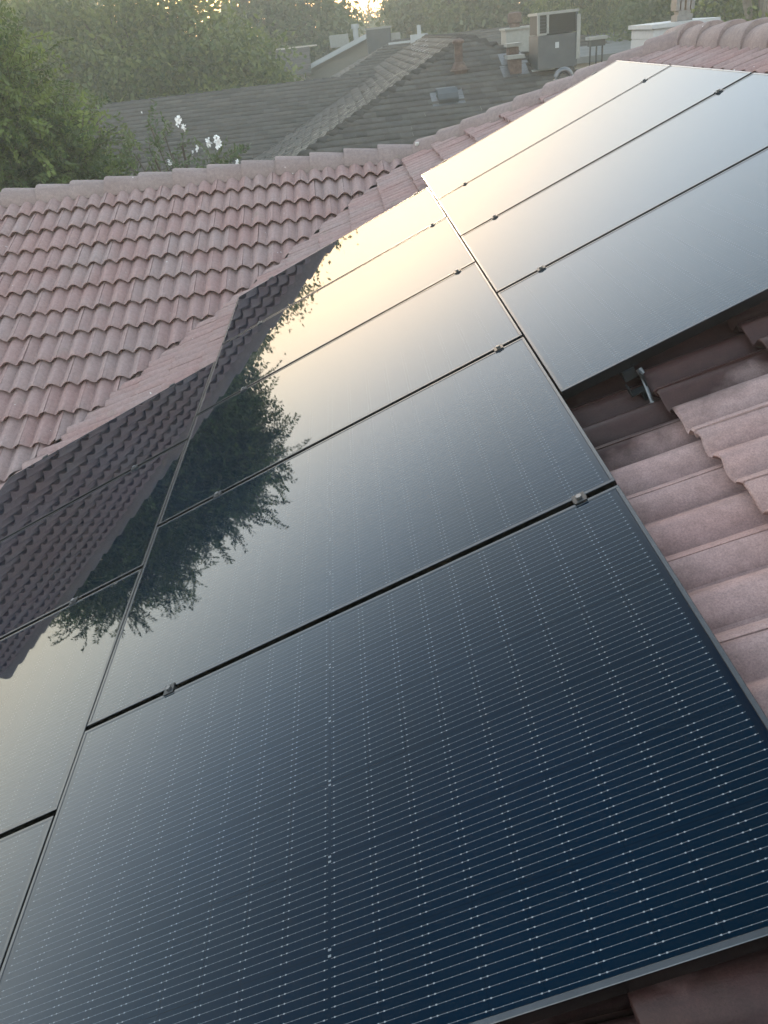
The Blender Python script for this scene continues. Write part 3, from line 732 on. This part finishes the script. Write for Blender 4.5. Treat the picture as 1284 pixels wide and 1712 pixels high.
# ------------------------------------------------------------------ trees
def leaves_mesh(name, C, D, Sd, L, Wd, tint, mat):
    n = len(C)
    V = np.empty((n, 4, 3)); V[:, 0] = C - D * L[:, None] * .5; V[:, 1] = C + Sd * Wd[:, None] * .5 + D * L[:, None] * .08; V[:, 2] = C + D * L[:, None] * .5; V[:, 3] = C - Sd * Wd[:, None] * .5 + D * L[:, None] * .08
    T = np.ones((n, 4, 4)); T[:, :, 0] = tint[:, None]
    return mesh_data(name, V.reshape(-1, 3), np.arange(n * 4).reshape(n, 4), mat, tint=T.reshape(-1, 4))
def unit(a): return a / np.maximum(np.linalg.norm(a, axis=-1, keepdims=True), 1e-9)
def clump_points(blobs, n, r):
    w = np.array([b[3] * b[4] * b[5] for b in blobs]) ** .67; idx = r.choice(len(blobs), n, p=w / w.sum())
    B = np.array(blobs)[idx]; d = unit(r.normal(size=(n, 3))); rad = r.uniform(.25, 1, n) ** .45
    bumpy = 1 + .16 * np.sin(d[:, 0] * 7 + idx) * np.sin(d[:, 1] * 6 + 1) + .12 * np.sin(d[:, 2] * 9)
    return B[:, :3] + d * B[:, 3:6] * (rad * bumpy)[:, None], d
def tree(name, label, base, blobs, nclump, per, leaf, mat, seed, spread=.35, trunk=.16, aspect=.5, droop=.3, group=None, bark=None):
    r = np.random.default_rng(seed); root = empty(name, base, label, 'tree', group); b = np.array(base)
    C0, D0 = clump_points(blobs, nclump, r)
    idx = np.repeat(np.arange(nclump), per); n = len(idx)
    C = C0[idx] + r.normal(0, spread, (n, 3)) * (1, 1, .7)
    D = unit(r.normal(size=(n, 3)) + D0[idx] * .7 - np.array((0, 0, droop))); Sd = unit(np.cross(D, r.normal(size=(n, 3))))
    L = leaf * r.uniform(.6, 1.35, n)
    ct = np.clip(r.normal(.42, .34, nclump), 0, 1); tint = np.clip(ct[idx] + r.normal(0, .18, n), 0, 1)
    obj('crown', leaves_mesh('crown', C - b, D, Sd, L, L * aspect, tint, mat), root)
    m = MB(); ctr = np.mean([q[:3] for q in blobs], axis=0); top = Vector((ctr[0], ctr[1], ctr[2]))
    fork = Vector(base).lerp(top, .6); fork.x += r.normal(0, .2)
    m.tube([Vector(base), Vector(base).lerp(fork, .5) + Vector((r.normal(0, .1), 0, 0)), fork, top], [trunk, trunk * .85, trunk * .7, trunk * .25], 8)
    for k in r.choice(nclump, min(nclump, 26), replace=False):
        e_ = Vector(C0[k]); mid = fork.lerp(e_, .5) + Vector((0, 0, .25))
        m.tube([fork, mid, e_], [trunk * .42, trunk * .22, .012], 5)
    m.build('trunk', bark or BARK, root)
    return root
def feather_tree(name, label, base, blobs, ntwig, seed, mat, trunk=.14, leaf=.085, twig=(.5, 1.1)):
    r = np.random.default_rng(seed); root = empty(name, base, label, 'tree'); b = np.array(base)
    C0, D0 = clump_points(blobs, ntwig, r)
    m = MB(); st = .036; ln = r.uniform(*twig, ntwig); nst = (ln / st).astype(int)
    d = unit(D0 * .9 + r.normal(0, .45, (ntwig, 3)) + np.array((0, 0, .25))); p = C0 - d * ln[:, None] * .3
    sdv = unit(np.cross(d, r.normal(size=(ntwig, 3)))); ti = np.clip(r.normal(.40, .32, ntwig) + .22 * np.sin(C0[:, 0] * 2.1) * np.sin(C0[:, 2] * 2.6 + 1), 0, 1)
    Cs = []; Ds = []; Ts = []; TVs = [[], []]
    prev = p.copy()
    for k in range(nst.max()):
        act = nst > k
        d = unit(d + np.array((0, 0, -.030)) + r.normal(0, .035, (ntwig, 3))); p = p + d * st
        sdv = unit(sdv - d * (sdv * d).sum(1, keepdims=True)); q = p[act]
        for sg in (-1, 1):
            ld = unit(sdv[act] * sg + d[act] * .55 + r.normal(0, .22, q.shape) - np.array((0, 0, .15)))
            Cs.append(q + ld * leaf * .5); Ds.append(ld); Ts.append(np.clip(ti[act] + r.normal(0, .15, len(q)), 0, 1))
        if k % 7 == 6:
            TVs[0].append(prev[act]); TVs[1].append(q); prev = p.copy()
    A_ = np.vstack(TVs[0]) - b; B_ = np.vstack(TVs[1]) - b; sd_ = unit(np.cross(B_ - A_, r.normal(size=A_.shape))) * .004
    sv = np.stack([A_ - sd_, A_ + sd_, B_ + sd_, B_ - sd_], 1).reshape(-1, 3)
    obj('twigs', mesh_data('twigs', sv, np.arange(len(sv)).reshape(-1, 4), BARK), root)['kind'] = 'stuff'
    Cs = np.vstack(Cs); Ds = np.vstack(Ds); Ts = np.concatenate(Ts); n = len(Cs); L = leaf * r.uniform(.7, 1.25, n)
    obj('crown', leaves_mesh('crown', Cs - b, Ds, unit(np.cross(Ds, r.normal(size=(n, 3)))), L, L * .42, Ts, mat), root)
    ctr = Vector(np.mean([q[:3] for q in blobs], axis=0)); fork = Vector(base).lerp(ctr, .55)
    m.tube([Vector(base), fork, ctr], [trunk, trunk * .75, trunk * .3], 8)
    for k in r.choice(ntwig, 40, replace=False):
        e_ = Vector(C0[k]); m.tube([fork, fork.lerp(e_, .5) + Vector((0, 0, .2)), e_], [trunk * .4, trunk * .2, .01], 5)
    m.build('trunk', BARK, root); return root
feather_tree('feathery_tree', 'bright green feathery leaved tree at left, close behind the tile ridge', (-6.0, 12.4, GROUND),
             [(-6.2, 12.3, .2, 2.6, 1.8, 2.5), (-4.5, 12.0, .5, 1.1, 1.1, 1.6), (-5.6, 12.2, 1.9, 1.6, 1.2, 1.2), (-8.4, 12.4, 1.2, 2.0, 1.4, 1.7), (-4.6, 11.7, -.6, 1.5, 1.0, 1.5), (-3.5, 11.8, -.2, .8, .7, 1.0)], 8500, 5, LEAF_FEATHER, twig=(.5, 1.5))
# white-flowered shrub
fs = feather_tree('flowering_shrub', 'small leafy shrub with white blossom clusters behind the tile ridge', (-1.3, 11.2, GROUND),
             [(-1.9, 11.3, .3, .75, .5, .55), (-1.2, 11.1, .05, .8, .5, .5), (-.75, 11.0, .0, .35, .4, .45), (-2.0, 11.4, -.4, .9, .6, .8)], 210, 9, LEAF_SHRUB, .05, .075, (.25, .6))
fs['category'] = 'shrub'
for k, (x, y, z, s) in enumerate([(-1.36, 11, .88, .085), (-1.31, 11, .80, .06), (-.86, 11, .55, .10), (-1.00, 11.05, .55, .075), (-1.18, 11.0, .50, .05), (-1.86, 11, 1.05, .02), (-.60, 10.8, .27, .05), (-1.62, 11, .36, .055), (-1.25, 11, .46, .03)]):
    n = 46; r = np.random.default_rng(k); d = unit(r.normal(size=(n, 3))); C = d * r.uniform(.2, 1, (n, 1)) * s * (.55, .55, 1.0); D = unit(d + r.normal(0, .5, (n, 3))); L = np.full(n, s * .5)
    me = leaves_mesh('blossom', C, D, unit(np.cross(D, r.normal(size=(n, 3)))), L, L * .8, np.ones(n), PETAL)
    obj('blossom', me, fs, Matrix.Translation(Vector((x, y, z)) - fs.location))
TG = 'trees beyond the roofs'
tree('broad_tree', 'large leafy tree behind the left shingle ridge, its rounded side over the roof', (-5, 31.5, GROUND),
     [(-4.2, 31.4, .7, 3.5, 2.6, 2.9), (-7.6, 31.8, 1.0, 3.4, 2.8, 3.2), (-2.7, 31.0, .0, 2.2, 1.9, 1.9), (-10.5, 32, .8, 3.0, 2.6, 3.0)], 1100, 70, .21, LEAF_ROUND, 21, .42, .3, .55, .3, TG)
tree('dark_tree', 'tall hazy tree left of the small sky gap at the top', (-.2, 50, GROUND), [(-.1, 50, 1.6, 2.2, 2.4, 4.0), (-3.0, 50, 1.8, 2.6, 2.4, 4.2)], 420, 55, .34, LEAF_FAR, 22, .5, .3, .5, .3, TG)
tree('hazy_tree', 'hazy tree right of the small sky gap at the top', (7, 52, GROUND), [(6.6, 52, 1.4, 2.3, 2.4, 3.6), (9.0, 52, 1.6, 2.6, 2.6, 4.2)], 420, 55, .34, LEAF_FAR, 23, .5, .3, .5, .3, TG)
tree('hazy_tree', 'hazy round tree behind the rusty flues', (10.2, 45, GROUND), [(10.2, 45, 1.2, 2.4, 2.2, 4.0), (8.4, 46, .6, 2.0, 2.0, 3.0)], 420, 55, .30, LEAF_FAR, 24, .5, .3, .5, .3, TG)
tree('willowy_tree', 'willowy drooping tree behind the rooftop cooler', (12.6, 39, GROUND), [(11.8, 38.6, .6, 1.8, 1.8, 3.4), (13.8, 39.4, .8, 1.8, 1.8, 3.6)], 460, 60, .26, LEAF_ROUND, 25, .45, .25, .32, 1.4, TG)
tree('dark_tree', 'dark tree mass left of the white chimney', (15.8, 41, GROUND), [(15.4, 41, .6, 2.4, 2.2, 4.0), (17.8, 41, .8, 2.4, 2.2, 4.2)], 460, 55, .28, LEAF_FAR, 26, .5, .3, .5, .3, TG)
tree('dark_tree', 'dark tree directly behind the white chimney', (15.4, 33, GROUND), [(13.8, 33.6, -.6, 1.7, 1.6, 2.8), (15.8, 33, .2, 2.2, 1.9, 3.8)], 520, 55, .22, LEAF_FAR, 27, .45, .3, .5, .3, TG)
tree('pale_trunk_tree', 'tree with thick pale trunk at the top right corner', (13.35, 24.2, GROUND), [(14.9, 27, .6, 2.2, 1.8, 3.6), (17.4, 28, .8, 2.6, 2.0, 4.2), (13.6, 25.2, 4.0, 2.2, 1.8, 1.8)], 520, 55, .2, LEAF_ROUND, 28, .4, .42, .5, .3, TG, PALMBARK)
tree('hazy_tree', 'pale hazy tree far behind the feathery tree at top left', (-11.5, 45, GROUND), [(-12.5, 45, 1.6, 3.2, 2.6, 4.4), (-17, 46, 1.8, 3.4, 3, 5.0), (-8.6, 46, .6, 2.2, 2.2, 3.2)], 460, 55, .34, LEAF_FAR, 29, .55, .3, .5, .3, TG)
tree('far_tree', 'low faint tree filling the sky gap at the top', (3.6, 82, GROUND), [(3.9, 82, .2, 3.4, 3, 3.1), (-2, 84, .5, 4, 3, 3.8), (9.5, 84, .6, 4, 3, 4.2)], 420, 45, .42, LEAF_FAR, 30, .6, .3, .5, .3, TG)
# the wood beyond, one far-off mass
r = np.random.default_rng(77); NB = 70
bl = []
for k in range(NB):
    x = -90 + 210 * k / NB + r.normal(0, 1.5); y = r.uniform(84, 104); hh = r.uniform(3.2, 5.2) if not (-6 < x < 12) else r.uniform(2.6, 3.4)
    bl.append((x, y, -1.4, 4.6, 3.0, hh))
C0, D0 = clump_points(bl, 3600, r); idx = np.repeat(np.arange(3600), 22); n = len(idx)
C = C0[idx] + r.normal(0, .8, (n, 3)); D = unit(r.normal(size=(n, 3))); L = .75 * r.uniform(.6, 1.3, n)
wd = obj('far_wood', leaves_mesh('far_wood', C, D, unit(np.cross(D, r.normal(size=(n, 3)))), L, L * .6, np.clip(r.normal(.4, .25, n), 0, 1), LEAF_FAR))
tag(wd, 'far hazy belt of woodland along the horizon', 'woodland', kind='stuff')

# ------------------------------------------------------------------ haze
hz = MB().box(-270, 270, -130, 340, GROUND - 1, 10.5).build('haze', None)
hm = bpy.data.materials.new('evening_haze'); hm.use_nodes = True; hnt = hm.node_tree; hnt.nodes.clear()
ho = hnt.nodes.new('ShaderNodeOutputMaterial'); hv = hnt.nodes.new('ShaderNodeVolumePrincipled')
hv.inputs['Color'].default_value = (.96, .93, .80, 1); hv.inputs['Density'].default_value = .005; hv.inputs['Anisotropy'].default_value = .3
hnt.links.new(hv.outputs[0], ho.inputs['Volume']); hz.data.materials.append(hm); tag(hz, 'thin evening haze over the roofs', 'haze', kind='stuff')
